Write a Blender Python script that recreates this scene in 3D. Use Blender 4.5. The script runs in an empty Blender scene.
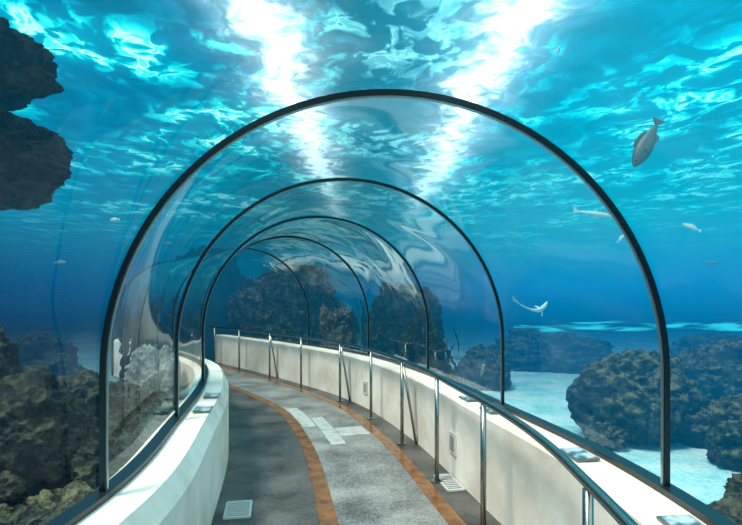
import bpy, bmesh, math, random, bisect
from mathutils import Vector, noise, Matrix
random.seed(4)
S=bpy.context.scene
S.view_settings.view_transform='Standard'
COL=S.collection
CAMH=1.57; F=520.0
def W(px,py,d): return Vector(((px-371)/F*d, d, CAMH+(300-py)/F*d))

# ---------------- node helper ----------------
class NT:
    def __init__(s,name,tree=None):
        if tree is not None:
            s.t=tree; return
        s.m=bpy.data.materials.new(name); s.m.use_nodes=True
        s.t=s.m.node_tree; s.t.nodes.clear()
        s.out=s.t.nodes.new('ShaderNodeOutputMaterial')
    def n(s,typ,**k):
        nd=s.t.nodes.new(typ)
        for a,b in k.items(): setattr(nd,a,b)
        return nd
    def set(s,sock,v):
        if isinstance(v,bpy.types.NodeSocket): s.t.links.new(v,sock)
        else:
            if isinstance(v,(tuple,list)) and len(v)==3 and sock.type=='RGBA': v=(*v,1)
            sock.default_value=v
    def math(s,op,a,b=0.0,c=None,clamp=False):
        nd=s.n('ShaderNodeMath',operation=op); nd.use_clamp=clamp
        s.set(nd.inputs[0],a); s.set(nd.inputs[1],b)
        if c is not None: s.set(nd.inputs[2],c)
        return nd.outputs[0]
    def vmath(s,op,a,b=(0,0,0),out=0):
        nd=s.n('ShaderNodeVectorMath',operation=op)
        s.set(nd.inputs[0],a)
        if op!='NORMALIZE': s.set(nd.inputs[1],b)
        return nd.outputs[out]
    def smooth(s,v,a,b):
        nd=s.n('ShaderNodeMapRange',interpolation_type='SMOOTHSTEP')
        s.set(nd.inputs[0],v); nd.inputs[1].default_value=a; nd.inputs[2].default_value=b
        return nd.outputs[0]
    def pos(s): return s.n('ShaderNodeNewGeometry').outputs['Position']
    def obj(s): return s.n('ShaderNodeTexCoord').outputs['Object']
    def noise(s,vec,scale,detail=3,rough=.5,dist=0.0,out='Fac'):
        nd=s.n('ShaderNodeTexNoise'); s.set(nd.inputs['Vector'],vec)
        nd.inputs['Scale'].default_value=scale; nd.inputs['Detail'].default_value=detail
        nd.inputs['Roughness'].default_value=rough; nd.inputs['Distortion'].default_value=dist
        return nd.outputs[out]
    def ramp(s,fac,stops):
        nd=s.n('ShaderNodeValToRGB'); s.set(nd.inputs[0],fac)
        e=nd.color_ramp.elements
        while len(e)<len(stops): e.new(0.5)
        for i,(p,c) in enumerate(stops):
            e[i].position=p
            e[i].color=(*c,1) if len(c)==3 else c
        return nd.outputs[0]
    def mix(s,f,a,b,mode='MIX'):
        nd=s.n('ShaderNodeMix',data_type='RGBA',blend_type=mode)
        s.set(nd.inputs[0],f); s.set(nd.inputs[6],a); s.set(nd.inputs[7],b)
        return nd.outputs[2]
    def bsdf(s,col,rough=.6,metal=0,bump=None,bs=.3,spec=.5,bd=.02):
        nd=s.n('ShaderNodeBsdfPrincipled')
        s.set(nd.inputs['Base Color'],col); s.set(nd.inputs['Roughness'],rough)
        nd.inputs['Metallic'].default_value=metal
        nd.inputs['Specular IOR Level'].default_value=spec
        if bump is not None:
            b=s.n('ShaderNodeBump'); b.inputs['Strength'].default_value=bs; b.inputs['Distance'].default_value=bd
            s.set(b.inputs['Height'],bump); s.t.links.new(b.outputs[0],nd.inputs['Normal'])
        return nd.outputs[0]
    def end(s,sh): s.t.links.new(sh,s.out.inputs[0]); return s.m
    def emis(s,col,st=1.0):
        nd=s.n('ShaderNodeEmission'); s.set(nd.inputs[0],col); s.set(nd.inputs[1],st); return nd.outputs[0]
    def mixsh(s,f,a,b):
        nd=s.n('ShaderNodeMixShader'); s.set(nd.inputs[0],f); s.t.links.new(a,nd.inputs[1]); s.t.links.new(b,nd.inputs[2]); return nd.outputs[0]
    def addsh(s,a,b):
        nd=s.n('ShaderNodeAddShader'); s.t.links.new(a,nd.inputs[0]); s.t.links.new(b,nd.inputs[1]); return nd.outputs[0]
    def tank(s,dirv):  # water glow painted by direction: darker to the left, brighter upward
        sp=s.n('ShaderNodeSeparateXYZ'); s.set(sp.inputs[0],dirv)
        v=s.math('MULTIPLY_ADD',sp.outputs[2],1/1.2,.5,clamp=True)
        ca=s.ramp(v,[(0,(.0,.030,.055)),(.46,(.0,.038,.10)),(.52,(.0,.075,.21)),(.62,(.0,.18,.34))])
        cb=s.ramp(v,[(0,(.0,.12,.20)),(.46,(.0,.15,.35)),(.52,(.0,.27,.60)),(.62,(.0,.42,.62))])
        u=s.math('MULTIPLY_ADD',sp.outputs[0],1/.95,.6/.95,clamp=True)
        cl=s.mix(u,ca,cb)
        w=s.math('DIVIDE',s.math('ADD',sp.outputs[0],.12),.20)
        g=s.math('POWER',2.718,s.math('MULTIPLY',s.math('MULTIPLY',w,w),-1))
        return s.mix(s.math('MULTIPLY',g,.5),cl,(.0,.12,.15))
    def haze(s,sh,k=14.0,mx=1.0):  # water haze painted as emission, thicker away from a fixed point
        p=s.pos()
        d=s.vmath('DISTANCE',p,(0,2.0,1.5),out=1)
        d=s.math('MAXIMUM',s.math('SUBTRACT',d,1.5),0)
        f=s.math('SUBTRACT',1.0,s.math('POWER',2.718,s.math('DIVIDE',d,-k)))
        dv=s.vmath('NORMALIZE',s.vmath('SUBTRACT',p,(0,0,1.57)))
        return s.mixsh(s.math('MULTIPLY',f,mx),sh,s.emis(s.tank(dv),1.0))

# ---------------- materials ----------------
def m_rock(name,dark,mid,light,k=14,sc=1.0,top=None):
    t=NT(name); p=t.pos()
    a=t.noise(p,2.2*sc,6,.65); b=t.noise(p,9*sc,5,.7); c=t.noise(p,34*sc,3,.6)
    v=t.math('ADD',t.math('MULTIPLY',a,.4),t.math('ADD',t.math('MULTIPLY',b,.42),t.math('MULTIPLY',c,.18)))
    col=t.ramp(v,[(.41,dark),(.5,mid),(.59,light)])
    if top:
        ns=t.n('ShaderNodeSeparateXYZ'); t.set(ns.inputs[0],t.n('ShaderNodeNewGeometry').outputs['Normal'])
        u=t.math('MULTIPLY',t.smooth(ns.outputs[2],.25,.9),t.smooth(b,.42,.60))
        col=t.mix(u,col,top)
    vor=t.n('ShaderNodeTexVoronoi'); t.set(vor.inputs['Vector'],p); vor.inputs['Scale'].default_value=11*sc
    h=t.math('ADD',t.math('MULTIPLY',b,.9),t.math('ADD',t.math('MULTIPLY',vor.outputs[0],.5),t.math('MULTIPLY',c,.35)))
    sh=t.bsdf(col,.85,bump=h,bs=1.0,bd=.11,spec=.1)
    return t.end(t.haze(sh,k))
M_ROCK=m_rock('rock_brown',(.004,.013,.012),(.052,.058,.034),(.34,.30,.16),k=20,sc=1.3,top=(.24,.25,.14))
M_ROCKB=m_rock('rock_blue',(.004,.020,.028),(.022,.055,.055),(.10,.14,.09),k=9,top=(.20,.23,.12))  # blue of the water light is tinted into the rock colour
M_ROCKL=m_rock('rock_deep',(.002,.010,.016),(.012,.026,.030),(.07,.075,.052),k=18,top=(.11,.12,.07))
M_ROCKD=m_rock('rock_dark',(.003,.006,.010),(.014,.016,.018),(.060,.046,.034),k=18)
M_ROCKR=m_rock('rock_rust',(.008,.014,.014),(.07,.052,.034),(.34,.25,.15),k=26,top=(.40,.33,.22))
M_ROCKG=m_rock('rock_green',(.004,.012,.006),(.035,.055,.018),(.14,.17,.055),k=26)
M_ROCKW=m_rock('rock_pale',(.10,.15,.16),(.25,.32,.32),(.6,.65,.62),k=22)

t=NT('water_surface'); p=t.pos()
sx=t.n('ShaderNodeSeparateXYZ'); t.set(sx.inputs[0],p); X,Y=sx.outputs[0],sx.outputs[1]
wv=t.noise(p,.9,2,.5,out='Color'); wv=t.vmath('SUBTRACT',wv,(.5,.5,.5)); 
sc=t.n('ShaderNodeVectorMath',operation='SCALE'); t.set(sc.inputs[0],wv); sc.inputs['Scale'].default_value=.9
q=t.vmath('ADD',p,sc.outputs[0])
q=t.vmath('MULTIPLY',q,(1.15,.85,1))
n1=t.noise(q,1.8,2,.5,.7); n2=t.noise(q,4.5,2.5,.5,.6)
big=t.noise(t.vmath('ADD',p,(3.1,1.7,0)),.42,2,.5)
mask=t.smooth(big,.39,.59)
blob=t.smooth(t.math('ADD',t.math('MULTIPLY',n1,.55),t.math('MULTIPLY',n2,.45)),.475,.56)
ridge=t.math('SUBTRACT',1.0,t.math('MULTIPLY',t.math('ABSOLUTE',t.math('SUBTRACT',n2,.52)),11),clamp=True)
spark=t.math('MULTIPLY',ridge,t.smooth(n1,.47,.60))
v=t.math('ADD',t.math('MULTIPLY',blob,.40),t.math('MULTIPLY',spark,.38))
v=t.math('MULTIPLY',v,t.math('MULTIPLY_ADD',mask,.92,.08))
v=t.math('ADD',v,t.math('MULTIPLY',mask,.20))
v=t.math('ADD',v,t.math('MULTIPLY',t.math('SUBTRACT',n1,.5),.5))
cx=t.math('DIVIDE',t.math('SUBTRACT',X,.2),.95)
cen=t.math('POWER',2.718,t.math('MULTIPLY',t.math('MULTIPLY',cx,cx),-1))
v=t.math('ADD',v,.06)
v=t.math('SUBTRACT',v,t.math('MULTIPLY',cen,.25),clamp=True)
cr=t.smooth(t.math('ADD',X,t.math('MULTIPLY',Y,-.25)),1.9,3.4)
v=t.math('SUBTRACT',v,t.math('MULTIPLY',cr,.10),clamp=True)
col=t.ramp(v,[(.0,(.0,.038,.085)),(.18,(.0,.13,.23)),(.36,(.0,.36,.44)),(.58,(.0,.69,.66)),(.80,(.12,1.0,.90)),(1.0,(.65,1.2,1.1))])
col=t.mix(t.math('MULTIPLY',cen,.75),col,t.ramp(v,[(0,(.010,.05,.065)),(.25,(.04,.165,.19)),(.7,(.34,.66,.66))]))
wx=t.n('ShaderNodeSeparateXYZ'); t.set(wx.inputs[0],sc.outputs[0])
def strip(x0,wd,amp,jit=1.3):  # skylight glare painted as a soft glowing band on the surface
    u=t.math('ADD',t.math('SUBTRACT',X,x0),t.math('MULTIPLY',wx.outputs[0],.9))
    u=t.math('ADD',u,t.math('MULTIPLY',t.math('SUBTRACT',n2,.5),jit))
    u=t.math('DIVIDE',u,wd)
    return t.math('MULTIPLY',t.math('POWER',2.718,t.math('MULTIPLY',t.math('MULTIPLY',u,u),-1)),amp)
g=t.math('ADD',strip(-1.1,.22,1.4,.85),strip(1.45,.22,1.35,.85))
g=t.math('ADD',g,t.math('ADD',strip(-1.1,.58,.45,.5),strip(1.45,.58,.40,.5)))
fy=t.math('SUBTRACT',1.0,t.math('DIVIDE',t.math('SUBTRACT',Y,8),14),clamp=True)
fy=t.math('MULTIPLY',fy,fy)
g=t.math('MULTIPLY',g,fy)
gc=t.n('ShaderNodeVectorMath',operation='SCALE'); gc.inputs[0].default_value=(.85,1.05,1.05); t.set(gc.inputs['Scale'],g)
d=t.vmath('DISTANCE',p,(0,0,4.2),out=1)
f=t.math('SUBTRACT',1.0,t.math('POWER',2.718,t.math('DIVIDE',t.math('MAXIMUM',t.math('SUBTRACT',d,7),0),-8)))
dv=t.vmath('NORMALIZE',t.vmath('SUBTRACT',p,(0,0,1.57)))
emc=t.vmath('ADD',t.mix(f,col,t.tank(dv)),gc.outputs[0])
tr=t.n('ShaderNodeBsdfTransparent'); tr.inputs[0].default_value=(.75,.8,.8,1)
tr2=t.n('ShaderNodeBsdfTransparent'); tr2.inputs[0].default_value=(0,0,0,1)
M_SURF=t.end(t.addsh(t.emis(emc,1.0),t.mixsh(f,tr.outputs[0],tr2.outputs[0])))  # ripple glints and dark areas are painted into this emission

t=NT('sand'); p=t.pos()
a=t.noise(p,1.6,5,.65); b=t.noise(p,22,4,.7)
col=t.ramp(t.math('ADD',t.math('MULTIPLY',a,.6),t.math('MULTIPLY',b,.4)),[(.38,(.22,.72,.74)),(.5,(.50,.95,.95)),(.60,(.90,1.0,1.0))])  # turquoise of the water light is put into the sand colour
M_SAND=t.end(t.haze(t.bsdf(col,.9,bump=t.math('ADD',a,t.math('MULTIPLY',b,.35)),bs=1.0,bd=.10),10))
t=NT('far_sand_glow'); p=t.pos()
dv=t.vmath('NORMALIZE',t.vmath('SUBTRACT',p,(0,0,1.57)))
M_SANDGLOW=t.end(t.emis(t.mix(t.smooth(t.noise(t.vmath('MULTIPLY',p,(1,3,6)),.35,3),.42,.66),t.tank(dv),(.03,.66,.88)),1.0))  # bright streaks on the far sand are painted as emission

def m_glass(name,base,graz,pw,nscale,det,bs,rough,tint,streak=0):
    t=NT(name)
    lw=t.n('ShaderNodeLayerWeight'); lw.inputs[0].default_value=.5
    p=t.pos()
    st=t.noise(t.vmath('MULTIPLY',p,(1,1,1.3)),nscale,det,.5,.6 if streak else .3)
    fa=t.math('MULTIPLY_ADD',t.math('POWER',lw.outputs['Facing'],pw),graz,base)
    if streak: fa=t.math('ADD',fa,t.math('MULTIPLY',t.smooth(st,.5,.62),streak),clamp=True)
    gl=t.n('ShaderNodeBsdfGlossy'); gl.inputs['Roughness'].default_value=rough; gl.inputs[0].default_value=(.9,1,1,1)
    nb=t.n('ShaderNodeBump'); nb.inputs['Strength'].default_value=bs; nb.inputs['Distance'].default_value=.06
    t.set(nb.inputs['Height'],st); t.t.links.new(nb.outputs[0],gl.inputs['Normal'])
    tr=t.n('ShaderNodeBsdfTransparent'); tr.inputs[0].default_value=(*tint,1)
    return t.end(t.mixsh(fa,tr.outputs[0],gl.outputs[0]))
M_GLASS=m_glass('acrylic_near',.02,.25,5.5,.9,1,.3,.025,(.94,.995,.995))
M_GLASS2=m_glass('acrylic_second',.03,.45,4.2,.8,1,.3,.03,(.95,.995,.995),.02)
M_GLASSM=m_glass('acrylic_middle',.05,.6,3.4,.8,1,.4,.05,(.94,.99,.985),.08)
M_GLASSF=m_glass('acrylic_far',.10,.65,2.8,1.0,1.5,.6,.05,(.90,.97,.965),.20)

def simple(name,c,r=.5,m=0,ns=None,amt=.3,bs=.2):
    t=NT(name); 
    if ns:
        n=t.noise(t.pos(),ns,4,.6)
        col=t.ramp(n,[(.3,tuple(x*(1-amt) for x in c)),(.7,tuple(min(1,x*(1+amt)) for x in c))])
        return t.end(t.bsdf(col,r,m,bump=n,bs=bs,bd=.01))
    return t.end(t.bsdf(c,r,m))
t=NT('plaster'); p=t.pos()
a=t.noise(p,1.6,4,.6); b=t.noise(p,28,3,.6)
M_WALL=t.end(t.bsdf(t.ramp(a,[(.3,(.68,.58,.48)),(.6,(.95,.87,.77))]),.7,bump=t.math('ADD',t.math('MULTIPLY',a,.5),t.math('MULTIPLY',b,.15)),bs=.5,bd=.03))
def m_carpet(name,fs,lo,hi,r):
    t=NT(name); p=t.pos(); a=t.noise(p,fs,2,.75); b=t.noise(p,2.2,3,.5); c=t.noise(p,28,2,.6)
    v=t.math('ADD',t.math('MULTIPLY',a,.38),t.math('ADD',t.math('MULTIPLY',b,.45),t.math('MULTIPLY',c,.17)))
    return t.end(t.bsdf(t.ramp(v,[(.40,lo),(.60,hi)]),r,bump=a,bs=.4,bd=.01))
M_CARP=m_carpet('carpet_dark',85,(.018,.018,.018),(.150,.142,.13),.5)
M_CARG=m_carpet('carpet_grey',65,(.085,.085,.082),(.38,.37,.345),.45)
M_BROWN=simple('brown_strip',(.22,.085,.022),.25,0,7,.5,.1)
M_SUNPATCH=simple('sun_patch_pale',(.48,.48,.46),.45,0,9,.25)
M_RIB=simple('rib_dark',(.02,.028,.032),.25,.8)
M_RIBL=simple('rib_metal',(.30,.36,.37),.28,.9)
M_STEEL=simple('brushed_steel',(.30,.30,.28),.25,1.0)
M_STEELD=simple('vent_shadow',(.22,.21,.19),.5,0)
M_BLACK=simple('gasket_black',(.012,.015,.018),.35)
M_GRATE=simple('grate_white',(.55,.55,.53),.4)
M_VENT=simple('vent_beige',(.66,.62,.56),.5)
t=NT('bulkhead'); M_END=t.end(t.haze(t.bsdf(t.ramp(t.noise(t.pos(),3,4),[(.3,(.01,.02,.025)),(.7,(.05,.05,.04))]),.8),16))
t=NT('panel_face'); n=t.noise(t.obj(),16,2)
M_PANEL=t.end(t.bsdf(t.ramp(n,[(.4,(.05,.14,.18)),(.5,(.25,.38,.42)),(.6,(.55,.6,.6))]),.4))
M_PANELF=simple('panel_frame',(.16,.17,.17),.4,.3)
def m_fish(name,c1,c2,k=30):
    t=NT(name); g=t.n('ShaderNodeSeparateXYZ'); t.set(g.inputs[0],t.obj())
    n=t.noise(t.obj(),12,3)
    u=t.math('MULTIPLY_ADD',g.outputs[2],6,.5,clamp=True)
    u=t.math('ADD',u,t.math('MULTIPLY',t.math('SUBTRACT',n,.5),.5),clamp=True)
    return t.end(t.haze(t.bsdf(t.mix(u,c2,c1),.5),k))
M_FISHG=m_fish('fish_grey',(.03,.05,.06),(.09,.115,.12),12)
M_FISHW=m_fish('fish_silver',(.28,.50,.52),(.65,.85,.85),16)
M_FISHB=m_fish('fish_blue',(.04,.14,.2),(.15,.35,.42),14)
M_EYE=simple('eye',(.005,.005,.005),.1)
t=NT('kelp'); M_KELP=t.end(t.haze(t.bsdf(t.ramp(t.noise(t.pos(),3,3),[(.3,(.002,.012,.012)),(.7,(.02,.045,.02))]),.6),18))

# ---------------- object helpers ----------------
def add(name,me,mat=None,parent=None,label=None,cat=None,kind=None,group=None,smooth=False):
    o=bpy.data.objects.new(name,me); COL.objects.link(o)
    if mat and me: me.materials.append(mat)
    if parent: o.parent=parent
    if label:o['label']=label
    if cat:o['category']=cat
    if kind:o['kind']=kind
    if group:o['group']=group
    if smooth and me:
        for f in me.polygons: f.use_smooth=True
    return o
def mesh(name,vs,fs):
    me=bpy.data.meshes.new(name); me.from_pydata([tuple(v) for v in vs],[],fs); me.update()
    bm=bmesh.new(); bm.from_mesh(me); bmesh.ops.recalc_face_normals(bm,faces=bm.faces); bm.to_mesh(me); bm.free()
    return me
def empty(name,loc,label,cat,group=None):
    o=add(name,None,label=label,cat=cat,group=group); o.location=loc; o.empty_display_size=.1; return o

# ---------------- path ----------------
CP=[(-.5,-5),(-.36,-2.4),(-.10,.2),(.080,2.28),(-.17,4.0),(-.55,5.8),(-1.18,7.63),(-2.28,9.4),(-3.60,11.2),(-5.0,12.9),(-6.5,14.5),(-8,16)]
PL=[]
for i in range(1,len(CP)-2):
    p0,p1,p2,p3=[Vector(c) for c in CP[i-1:i+3]]
    for j in range(40):
        u=j/40
        PL.append(.5*((2*p1)+(p2-p0)*u+(2*p0-5*p1+4*p2-p3)*u*u+(-p0+3*p1-3*p2+p3)*u**3))
SL=[0]
for a,b in zip(PL,PL[1:]): SL.append(SL[-1]+(b-a).length)
SMAX=SL[-1]
def PT(s):
    s=max(0,min(SMAX-1e-4,s))
    i=max(0,min(len(PL)-2,bisect.bisect_right(SL,s)-1))
    u=(s-SL[i])/(SL[i+1]-SL[i])
    p=PL[i].lerp(PL[i+1],u)
    i0=max(0,i-8); i1=min(len(PL)-1,i+9)
    ta=(PL[i1-1]-PL[i0]).normalized(); tb=(PL[i1]-PL[i0+1]).normalized()
    return p,ta.lerp(tb,u).normalized()
def Q(s,off,z):
    p,T=PT(s); return Vector((p.x+T.y*off,p.y-T.x*off,z))
def s_at(y):
    for k in range(len(PL)):
        if PL[k].y>=y: return SL[k]
def sweep(name,prof,s0,s1,closed=True,caps=True,step=.12):
    n=max(2,int((s1-s0)/step)); vs=[];fs=[];m=len(prof)
    for i in range(n+1):
        s=s0+(s1-s0)*i/n
        for (o,z) in prof: vs.append(Q(s,o,z))
    for i in range(n):
        for j in range(m if closed else m-1):
            k=(j+1)%m
            fs.append((i*m+j,i*m+k,(i+1)*m+k,(i+1)*m+j))
    if closed and caps:
        fs.append(tuple(range(m))); fs.append(tuple(n*m+j for j in range(m)))
    return mesh(name,vs,fs)
SE=s_at(12.6)
WT=.70
add('floor',sweep('floor',[(-1.0,0),(1.0,0),(1.0,-.1),(-1.0,-.1)],0,SE),M_CARP,kind='structure',label='dark grey speckled walkway floor between the white parapets',cat='floor')
add('floor_runner',sweep('runner',[(-.12,.0),(-.12,.004),(.63,.004),(.63,.0)],0,SE),M_CARG,label='lighter grey runner between two brown strips on the walkway',cat='floor runner')
for a,b in ((-.25,-.12),(.63,.75)):
    add('floor_inlay_strip',sweep('strip',[(a,.0),(a,.007),(b,.007),(b,.0)],0,SE),M_BROWN,label='narrow rust-brown wooden strip curving along the walkway floor',cat='floor strip',group='brown strips in the walkway floor')
wp=[(1.0,-.12),(1.0,WT-.02),(1.02,WT),(1.34,WT),(1.38,WT-.04),(1.38,-.12)]
add('wall_right',sweep('wall_right',wp,0,SE),M_WALL,kind='structure',label='low white plastered parapet wall under the curved acrylic',cat='wall')
wl=[(-1.0,-.12),(-1.0,WT-.10),(-1.06,WT),(-1.34,WT),(-1.38,WT-.04),(-1.38,-.12)]
add('wall_left',sweep('wall_left',wl,0,SE),M_WALL,kind='structure',label='low white plastered parapet wall with bevelled edge under the acrylic',cat='wall')
for sg in (-1,1):
    add('glass_gasket',sweep('gasket',[(sg*1.225,WT),(sg*1.225,WT+.03),(sg*1.30,WT+.03),(sg*1.30,WT)],0,SE),M_BLACK,label='black sealing channel holding the acrylic on top of the parapet',cat='sealing strip',group='sealing channels on the parapets')
ZC=WT+.54; R=1.26
def arcprof(r,n=48):
    pr=[(-r,WT+.03),(-r,WT+.3)]
    for i in range(n+1):
        a=math.pi*(1-i/n); pr.append((r*math.cos(a),ZC+r*math.sin(a)))
    pr+=[(r,WT+.3),(r,WT+.03)]
    return pr
def rib(s,w,r0,r1):
    a=arcprof(r0);b=arcprof(r1);fs=[]
    p,T=PT(s); vs=[]
    N=Vector((T.y,-T.x,0)); T3=Vector((T.x,T.y,0)); P0=Vector((p.x,p.y,0))
    for (A,B) in zip(a,b):
        for (oz,dt) in ((A,-w/2),(A,w/2),(B,w/2),(B,-w/2)):
            vs.append(P0+N*oz[0]+T3*dt+Vector((0,0,oz[1])))
    n=len(a)
    for i in range(n-1):
        for j in range(4):
            k=(j+1)%4; fs.append((i*4+j,i*4+k,i*4+4+k,i*4+4+j))
    fs.append((0,1,2,3)); fs.append(tuple((n-1)*4+j for j in range(4)))
    return mesh('rib',vs,fs)
RS=[s_at(y) for y in (.45,2.28,4.0,5.8,7.63,9.35)]
for s in RS:
    e=empty('arch_rib',(0,0,0),'dark metal arch rib spanning the tunnel and clamping the acrylic','arch rib','arch ribs of the tunnel')
    q=Q(s,0,0); e.location=q
    kk=1.0 if s<RS[2] else .75
    for nm,w,r0,r1,mt in (('rib_frame',.028*kk,R-.013*kk,R+.012,M_RIB),('inner_trim',.014*kk,R-.020*kk,R-.0125*kk,M_RIBL)):
        me=rib(s,w,r0,r1); 
        me.transform(Matrix.Translation(-q))
        add(nm,me,mt,parent=e)
ends=[0.0]+RS+[SE]
for i,(a,b) in enumerate(zip(ends,ends[1:])):
    if b-a<.2: continue
    add('acrylic_panel',sweep('acr',arcprof(R+.005),a+.01,b-.01,closed=False),(M_GLASS if i<2 else M_GLASS2 if i==2 else M_GLASSM if i==3 else M_GLASSF),label='clear curved acrylic tunnel panel between two metal ribs',cat='acrylic panel',group='curved acrylic panels of the tunnel',smooth=True)
pr=[(-1.4,-.12)]+[(-1.4,WT)]+arcprof(R+.03,24)+[(1.4,WT),(1.4,-.12)]
m=len(pr); vs=[Q(SE,o,z) for o,z in pr]; T_=PT(SE)[1]; vs+=[v+Vector((T_.x,T_.y,0))*.12 for v in vs]
add('wall_back',mesh('wb',vs,[tuple(range(m)),tuple(range(m,2*m))]+[(j,(j+1)%m,m+(j+1)%m,m+j) for j in range(m)]),M_END,kind='structure',label='dark bulkhead beyond the bend of the tunnel',cat='wall')

def fl_quad(o0,o1,y0,y1,name,mat,label,cat,group,z=.0045,th=.004):
    s0,s1=s_at(y0),s_at(y1)
    add(name,sweep(name,[(o0,z),(o0,z+th),(o1,z+th),(o1,z)],s0,s1),mat,label=label,cat=cat,group=group)
for (a,b,c,d_) in ((-.11,.06,6.4,7.5),(.075,.24,5.6,6.9),(.25,.60,5.92,6.30)):  # pale slabs paint the pattern of sunlight on the runner
    fl_quad(a,b,c,d_,'floor_sun_patch',M_SUNPATCH,'thin pale slab standing in for sunlight on the grey runner','painted sun patch','painted sun patches on the runner')

def box(name,sx,sy,sz,c=(0,0,0)): return boxes(name,[(sx,sy,sz,c)])
def boxes(name,lst):
    bm=bmesh.new()
    for sx,sy,sz,c in lst:
        r=bmesh.ops.create_cube(bm,size=1)
        for v in r['verts']: v.co=Vector((v.co.x*sx+c[0],v.co.y*sy+c[1],v.co.z*sz+c[2]))
    me=bpy.data.meshes.new(name); bm.to_mesh(me); bm.free(); return me
def head(s):
    p,T=PT(s); return math.atan2(T.y,T.x)-math.pi/2
for (s,off,w,l) in ((s_at(4.02),-.83,.18,.30),(s_at(4.28),.91,.14,.38)):
    e=empty('floor_grate',Q(s,off,.0),'small white slotted ventilation grate set in the dark floor','floor grate','floor grates'); e.rotation_euler=(0,0,head(s))
    fr=boxes('gf',[(w,.02,.012,(0,-l/2,.006)),(w,.02,.012,(0,l/2,.006)),(.016,l,.012,(-w/2,0,.006)),(.016,l,.012,(w/2,0,.006))])
    add('grate_frame',fr,M_GRATE,parent=e)
    n=9
    add('grate_slats',boxes('gs',[(w,l/n*.45,.008,(0,-l/2+(i+.5)*l/n,.005)) for i in range(n)]),M_GRATE,parent=e)
for (y,side) in ((4.42,1),(7.2,1)):
    s=s_at(y); e=empty('wall_vent',Q(s,.992*side,.30),'small square pale vent plate on the white parapet','wall vent','vent plates on the parapet')
    e.rotation_euler=(0,0,head(s))
    add('vent_plate',box('vp',.014,.17,.19),M_VENT,parent=e)
    add('vent_slots',boxes('vs',[(.006,.11,.010,(-.008*side,0,-.05+i*.025)) for i in range(5)]),M_STEELD,parent=e)
for (y,side) in ((1.95,1),(2.75,1),(3.85,1),(4.35,1),(4.3,-1),(4.9,-1)):
    s=s_at(y); e=empty('information_panel',Q(s,1.12*side,WT),'small flat information panel with pictures on the parapet top','information panel','information panels on the parapets')
    e.rotation_euler=(0,0,head(s))
    b=box('ipb',.13,.22,.01,(0,0,.012)); b.transform(Matrix.Rotation(-side*.05,4,'Y')); add('panel_base',b,M_PANELF,parent=e)
    b=box('ipf',.115,.20,.003,(0,0,.019)); b.transform(Matrix.Rotation(-side*.05,4,'Y')); add('panel_face',b,M_PANEL,parent=e)

def tube(name,pts,r,n=10):
    vs=[];fs=[]
    for i,p in enumerate(pts):
        a=pts[max(0,i-1)];b=pts[min(len(pts)-1,i+1)]
        T=(b-a).normalized(); up=Vector((0,0,1)) if abs(T.z)<.9 else Vector((1,0,0))
        U=T.cross(up).normalized(); V=U.cross(T)
        for k in range(n):
            an=2*math.pi*k/n; vs.append(p+U*r*math.cos(an)+V*r*math.sin(an))
    for i in range(len(pts)-1):
        for k in range(n):
            k2=(k+1)%n; fs.append((i*n+k,i*n+k2,(i+1)*n+k2,(i+1)*n+k))
    fs.append(tuple(range(n))); fs.append(tuple((len(pts)-1)*n+k for k in range(n)))
    return mesh(name,vs,fs)
RZ=.915; S43=s_at(4.6); S19=s_at(1.9)
def RO(s): 
    u=max(0,min(1,(s-S19)/(S43-S19))); return .705+.125*u
e=empty('handrail',(0,0,0),'long curved brushed steel handrail on floor posts beside the parapet','handrail')
add('rail_tube',tube('rt',[Q(i*.12,RO(i*.12),RZ) for i in range(int(SE/.12))],.021,12),M_STEEL,parent=e,smooth=True)
for i,y in enumerate((.6,1.87,3.2,4.33,5.45,6.6,7.7,8.9,10.0,11.2,12.3)):
    s=s_at(y); ro=RO(s)
    add('post',tube('po',[Q(s,ro,0.0),Q(s,ro,RZ-.02)],.019),M_STEEL,parent=e,smooth=True)
    add('post_foot',tube('pf',[Q(s,ro,0.0),Q(s,ro,.012)],.05,16),M_STEEL,parent=e)
    if y in (5.45,7.7,10.0):
        add('brace',tube('br',[Q(s-.02,ro+.01,RZ-.07),Q(s-.04,ro+.15,0.0)],.015),M_STEEL,parent=e,smooth=True)

# ---------------- water tank ----------------
def grid(name,x0,x1,y0,y1,nx,ny,fz):
    vs=[];fs=[]
    for j in range(ny+1):
        for i in range(nx+1):
            x=x0+(x1-x0)*i/nx;y=y0+(y1-y0)*j/ny; vs.append((x,y,fz(x,y)))
    for j in range(ny):
        for i in range(nx):
            a=j*(nx+1)+i; fs.append((a,a+1,a+nx+2,a+nx+1))
    return mesh(name,vs,fs)
add('water_surface',grid('ws',-150,150,-20,220,60,60,lambda x,y:4.5),M_SURF,kind='stuff',label='water surface with painted ripples and glitter seen from below, cyan and white',cat='water')
add('sand_bed',grid('sb',-45,45,-12,60,180,144,lambda x,y:-.13-.08*max(0,noise.noise(Vector((x*.4,y*.4,3)))+.6)),M_SAND,kind='stuff',label='pale sand with turquoise water light in its colour covering the aquarium bottom',cat='sand',smooth=True)

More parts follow.
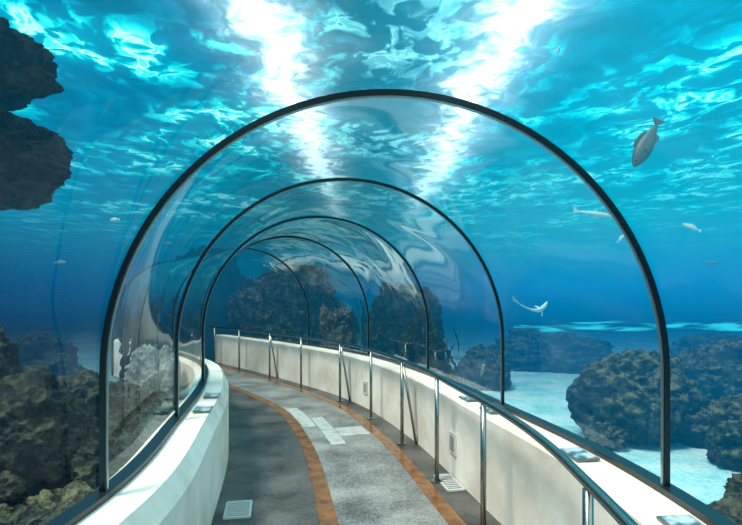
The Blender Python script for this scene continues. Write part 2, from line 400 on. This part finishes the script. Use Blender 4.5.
def rock(c,size,mat,seed,label,sub=6,rough=.35,name='rock',rot=0,group=None,strata=.0):
    bm=bmesh.new(); bmesh.ops.create_icosphere(bm,subdivisions=sub,radius=1)
    o=Vector((seed*7.3,seed*3.1,seed*1.7)); mr=Matrix.Rotation(rot,3,'Z')
    for v in bm.verts:
        d=v.co.normalized()
        n=noise.fractal(d*1.2+o,1.0,2.0,4)*rough*1.1
        n+=(.35-abs(noise.noise(d*2.6+o*2)))*rough*.9
        n+=noise.fractal(d*7+o,.8,2.1,4)*rough*.30
        if strata: 
            a=d.z*5+2.6*noise.noise(d*1.6+o); n+=strata*(abs((a%1.0)-.5)*2-.5)
        p=d*(1+n)
        v.co=mr@Vector((p.x*size[0],p.y*size[1],p.z*size[2]))
    me=bpy.data.meshes.new(name); bm.to_mesh(me); bm.free()
    ob=add(name,me,mat,label=label,cat='rock',smooth=True,group=group); ob.location=c; return ob
L1='brown-green encrusted reef boulder piled on the tank bottom'
LD='broad rounded olive-topped reef boulder resting on pale sand'
# left reef
rock((-2.80,4.2,.42),(.48,.55,.52),M_ROCKL,1,'large dark rounded reef boulder beside the acrylic wall',rough=.26,strata=.03)
rock((-2.55,3.1,.0),(.32,.35,.34),M_ROCK,2,L1,rough=.38)
rock((-1.93,2.55,-.05),(.24,.32,.34),M_ROCK,3,L1,rough=.38)
rock((-2.12,4.3,.12),(.28,.36,.30),M_ROCKL,4,L1,rough=.38)
rock((-2.35,5.4,.15),(.32,.38,.36),M_ROCK,5,L1,rough=.38)
rock((-2.0,3.45,-.05),(.28,.36,.30),M_ROCK,6,L1,rough=.38)
rock((-2.72,3.55,-.05),(.30,.33,.30),M_ROCKL,32,'dark coral-crusted stone in the rubble',rough=.38)
rr=random.Random(8)
k=0
for yy in (2.3,2.75,3.2,3.7,4.2,4.8,5.4):
    for xx in (-1.80,-2.15,-2.55,-2.95):
        k+=1
        x=xx+rr.uniform(-.08,.08)-(.18 if yy>4 else 0)-(.22 if yy>4.7 else 0); y=yy+rr.uniform(-.15,.15); z_=rr.uniform(.04,.18)+(.15 if xx<-2.3 else 0)
        sz=rr.uniform(.10,.17)
        rock((x,y,z_),(sz,sz*1.1,sz*.85),rr.choice((M_ROCK,M_ROCKL,M_ROCKL)),100+k,'small rounded coral-crusted stone in the blue-green rubble',sub=5,rough=.42,name='coral_stone',group='coral rubble beside the tunnel')
rock((-3.4,6.2,.15),(.65,.6,.50),M_ROCKL,7,'dark reef boulder with rounded outline',rough=.3,strata=.03)
rock((-3.05,7.3,.25),(.36,.40,.55),M_ROCKW,8,'pale whitish rock column near the tunnel')
rock((-5.6,8.0,-.1),(1.2,.9,.6),M_ROCKB,9,'distant dark blue reef mound',strata=.03)
rock((-4.2,5.6,.5),(.36,.4,.70),M_ROCKL,10,'tall dark reef rock standing behind the boulders',strata=.03)
rock((-3.2,2.5,-.05),(.45,.45,.45),M_ROCK,31,L1)
# hanging rocks
rock((-3.22,4.1,2.68),(.72,.6,.34),M_ROCKD,41,'dark rounded overhanging rock ledge under the water surface',rough=.24,strata=.02)
rock((-3.58,4.2,3.55),(.84,.6,.38),M_ROCKD,45,'dark blue-brown rock lump just below the surface',rough=.24,strata=.02)
# right reef
rock((3.40,6.7,.30),(.72,.6,.56),M_ROCKB,13,LD,rough=.24,strata=.025)
rock((4.05,5.35,.14),(.52,.45,.42),M_ROCKB,54,LD,rough=.24,strata=.025)
rock((2.85,6.3,-.10),(.22,.22,.16),M_ROCKB,61,'small stone at the foot of a reef boulder',rough=.35)
rock((4.15,6.3,.0),(.35,.3,.32),M_ROCKB,62,LD,rough=.3,strata=.02)
rock((5.6,8.1,.3),(.75,.6,.58),M_ROCKB,15,LD,rough=.26,strata=.025)
rock((2.45,3.25,.02),(.34,.34,.32),M_ROCKL,16,'low dark rock beside the parapet and pale sand',rough=.28,strata=.02)
rock((3.20,4.0,-.1),(.40,.36,.30),M_ROCKL,17,'low dark rock in front of the larger boulders',rough=.3,strata=.02)
rock((2.3,10.6,.05),(.5,.6,.5),M_ROCKB,18,LD,rough=.3)
rock((8.6,12.6,.1),(1.1,1,.65),M_ROCKB,19,'distant hazy blue reef mound',rough=.3,strata=.03)
rock((4.6,13.5,.0),(1.4,1,.75),M_ROCKB,20,'broad blue-hazed boulder behind the sand',rough=.3,strata=.03)
# far middle
rock((1.05,10.6,.45),(.40,.42,.92),M_ROCKG,21,'tall dark green growth-covered rock mound behind the tunnel',rough=.35)
rock((-.85,12.6,.45),(.50,.45,.90),M_ROCKR,22,'tall rusty brown coral rock beyond the tunnel bend',rough=.35,strata=.03)
rock((-2.5,15.6,1.0),(1.5,.7,1.5),M_ROCKR,23,'brown coral rock mass beyond the tunnel bend',rough=.35,strata=.03)
rock((-5.6,17.5,1.2),(1.5,.8,1.9),M_ROCKD,24,'dark rock mass closing the aquarium',strata=.03)
rock((1.0,15.5,.7),(1.0,.7,1.25),M_ROCKG,25,'dark green rock mound beyond the tunnel',strata=.03)
rock((-7.6,11.8,.1),(.9,.7,.6),M_ROCKB,26,'dark blue reef mound behind kelp')
rock((-10.2,10.5,.1),(1.5,1,.6),M_ROCKB,27,'distant dark blue reef mound')
o=add('sandbank',grid('bk',9,38,29,34,60,10,lambda x,y:.18+.55*noise.noise(Vector((x*.28,y*.5,0)))-.10*(y-31.5)**2),M_SANDGLOW,label='distant turquoise sandbank with painted glow',cat='sandbank',smooth=True)

def kelp(x,y,h,seed,nb=6,z0=-.25,w=1.0):
    r=random.Random(seed); vs=[];fs=[]
    for b in range(nb):
        bx=x+r.uniform(-.2,.2);by=y+r.uniform(-.1,.1);hh=h*r.uniform(.6,1);ph=r.uniform(0,6);lean=r.uniform(-.25,.25); w0=r.uniform(.035,.075)*w;n=26
        base=len(vs)
        for i in range(n+1):
            u=i/n; w_=w0*(.35+math.sin(u*math.pi)**.7)*(1+.5*math.sin(i*2.1+ph))
            cx=bx+lean*u+.09*math.sin(u*6+ph);cy=by+.06*math.cos(u*5+ph); z=z0+hh*u
            a=ph*.2+u*1.2; dx,dy=math.cos(a)*w_,math.sin(a)*w_
            vs+=[Vector((cx-dx,cy-dy,z)),Vector((cx+dx,cy+dy,z))]
        for i in range(n):
            k=base+2*i; fs.append((k,k+1,k+3,k+2))
    add('kelp_plant',mesh('kelp',vs,fs),M_KELP,label='dark olive kelp plant with long wavy blades',cat='kelp',group='kelp plants beside the tunnel')
for i,(x,y,h) in enumerate(((-3.55,8.1,2.1),(-3.85,8.9,2.2),(-4.2,9.4,2.3),(-3.75,8.5,2.0),(-1.35,12.4,2.2),(.7,10.0,1.7),(-.1,12.0,2.2),(1.4,9.8,1.4),(1.0,9.9,1.9))):
    kelp(x,y,h,i+3)

# ---------------- fish ----------------
def fish(loc,L,mat,label,slim=1.0,bend=0.0,yaw=0,pitch=0,roll=0,shark=False,name='fish'):
    secs=[(0,.01,.01,0),(.03,.05,.035,0),(.10,.10,.06,.0),(.2,.15,.085,0),(.33,.18,.095,0),(.48,.17,.085,0),(.62,.125,.06,0),(.75,.07,.035,0),(.83,.045,.018,0),(.86,.045,.014,0)]
    if shark: secs=[(0,.008,.012,0),(.04,.03,.035,0),(.12,.055,.06,0),(.25,.075,.07,0),(.4,.075,.065,0),(.55,.055,.045,0),(.7,.035,.028,0),(.82,.022,.016,0),(.88,.02,.01,0)]
    def by(t): return bend*L*(t-.4)**2*2*(1 if t>.4 else .4)
    vs=[];fs=[];n=12
    for (t,h,w,zc) in secs:
        for k in range(n):
            a=2*math.pi*k/n; vs.append(Vector((L*(.5-t),by(t)+L*w*slim*math.cos(a),L*h*slim*math.sin(a))))
    m=len(secs)
    for i in range(m-1):
        for k in range(n):
            k2=(k+1)%n; fs.append((i*n+k,i*n+k2,(i+1)*n+k2,(i+1)*n+k))
    fs.append(tuple(range(n))); fs.append(tuple((m-1)*n+k for k in range(n)))
    def fin(pts,th=.006):
        b=len(vs); k=len(pts)
        for sg in (-1,1):
            for (t,y,z) in pts: vs.append(Vector((L*(.5-t),by(t)+L*(y+sg*th/2),L*z)))
        fs.append(tuple(range(b,b+k))); fs.append(tuple(range(b+k,b+2*k)))
        for i in range(k):
            j=(i+1)%k; fs.append((b+i,b+j,b+k+j,b+k+i))
    s=slim
    if shark:
        fin([(.82,0,.015),(.97,0,.13),(1.0,0,.12),(.92,0,.0),(.96,0,-.05),(.94,0,-.06),(.84,0,-.012)])
        fin([(.34,0,.06),(.44,0,.15),(.46,0,.14),(.47,0,.06)])
        for sg in (-1,1):
            fin([(.26,sg*.05,-.02),(.42,sg*.20,-.05),(.44,sg*.19,-.05),(.38,sg*.04,-.02)],.008)
        fin([(.66,0,.03),(.71,0,.07),(.73,0,.03)])
    else:
        fin([(.84,0,.03*s),(.93,0,.12*s),(1.0,0,.15*s),(.955,0,.0),(1.0,0,-.15*s),(.93,0,-.12*s),(.84,0,-.03*s)])
        fin([(.25,0,.13*s),(.36,0,.235*s),(.55,0,.215*s),(.70,0,.15*s),(.72,0,.07*s),(.5,0,.14*s)])
        fin([(.52,0,-.13*s),(.58,0,-.21*s),(.70,0,-.15*s),(.73,0,-.06*s)])
        for sg in (-1,1):
            fin([(.27,sg*.085*s,-.03*s),(.40,sg*.15*s,-.08*s),(.42,sg*.14*s,-.02*s),(.34,sg*.085*s,.0)],.008)
    me=mesh('fish',vs,fs)
    o=add(name,me,mat,label=label,cat='shark' if shark else 'fish',smooth=True)
    md=o.modifiers.new('ss','SUBSURF'); md.levels=1; md.render_levels=1
    o.location=loc; o.rotation_euler=(roll,pitch,yaw)
    for sg in (-1,1):
        bm=bmesh.new(); bmesh.ops.create_uvsphere(bm,u_segments=10,v_segments=6,radius=L*.014)
        em=bpy.data.meshes.new('eye'); bm.to_mesh(em); bm.free()
        eo=add('eye',em,M_EYE,parent=o); t=.10
        eo.location=(L*(.5-t),by(t)+sg*L*(.05)*slim,L*.025*slim)
    return o
r=math.radians
fish(W(647,142,5.0),.54,M_FISHG,'large grey deep-bodied fish swimming nose down',slim=.9,yaw=r(180),pitch=r(62),roll=r(15))
fish(W(592,213,6.5),.50,M_FISHW,'slender silvery small shark swimming level',shark=True,yaw=r(-8),pitch=r(10),name='shark')
fish(W(537,311,6.6),.46,M_FISHW,'slender pale shark curving its body above the sand',shark=True,bend=1.0,yaw=r(25),pitch=r(-20),roll=r(60),name='shark')
fish(W(692,227,6.5),.24,M_FISHW,'small silvery fish swimming nose up',yaw=r(170),pitch=r(-25),slim=.8)
TS='tiny silvery fish in open water near the acrylic'; TB='tiny bluish fish in the hazy open water'
fish(W(621,238,6.5),.17,M_FISHW,TS,yaw=r(20),pitch=r(-40),slim=.8)
fish(W(115,219,6.5),.16,M_FISHW,TS,yaw=r(160),slim=.8)
fish(W(168,243,7.5),.14,M_FISHB,TB,yaw=r(20),slim=.8)
fish(W(712,262,7.5),.2,M_FISHB,TB,yaw=r(10),slim=.8)
fish(W(60,262,6.5),.20,M_FISHB,TB,yaw=r(-15),slim=.8)
fish(W(558,50,5.4),.2,M_FISHW,'tiny silvery fish just below the bright surface',yaw=r(60),pitch=r(-40),slim=.8)

# ---------------- world and lights ----------------
w=bpy.data.worlds.new('w'); S.world=w; w.use_nodes=True; nt=w.node_tree; nt.nodes.clear()
T=NT('',nt)
tc=T.n('ShaderNodeTexCoord'); bg=T.n('ShaderNodeBackground'); T.set(bg.inputs[0],T.tank(tc.outputs['Generated'])); bg.inputs[1].default_value=1
wo=T.n('ShaderNodeOutputWorld'); nt.links.new(bg.outputs[0],wo.inputs[0])
def sun(e,col,rot,ang):
    l=bpy.data.lights.new('sun','SUN'); l.energy=e; l.color=col; l.angle=r(ang)
    o=bpy.data.objects.new('sun_lamp',l); COL.objects.link(o); o.rotation_euler=rot; return o
sun(5.6,(1,.85,.73),(r(18),r(-26),0),16)
sun(0.8,(1,.90,.80),(r(30),r(38),0),45)

cam=bpy.data.cameras.new('cam'); co=bpy.data.objects.new('camera',cam); COL.objects.link(co)
co.location=(0,0,CAMH); co.rotation_euler=(r(90),0,0)
cam.sensor_width=36; cam.lens=36*F/742; cam.shift_y=38/742; cam.clip_end=400; cam.clip_start=.05
S.camera=co
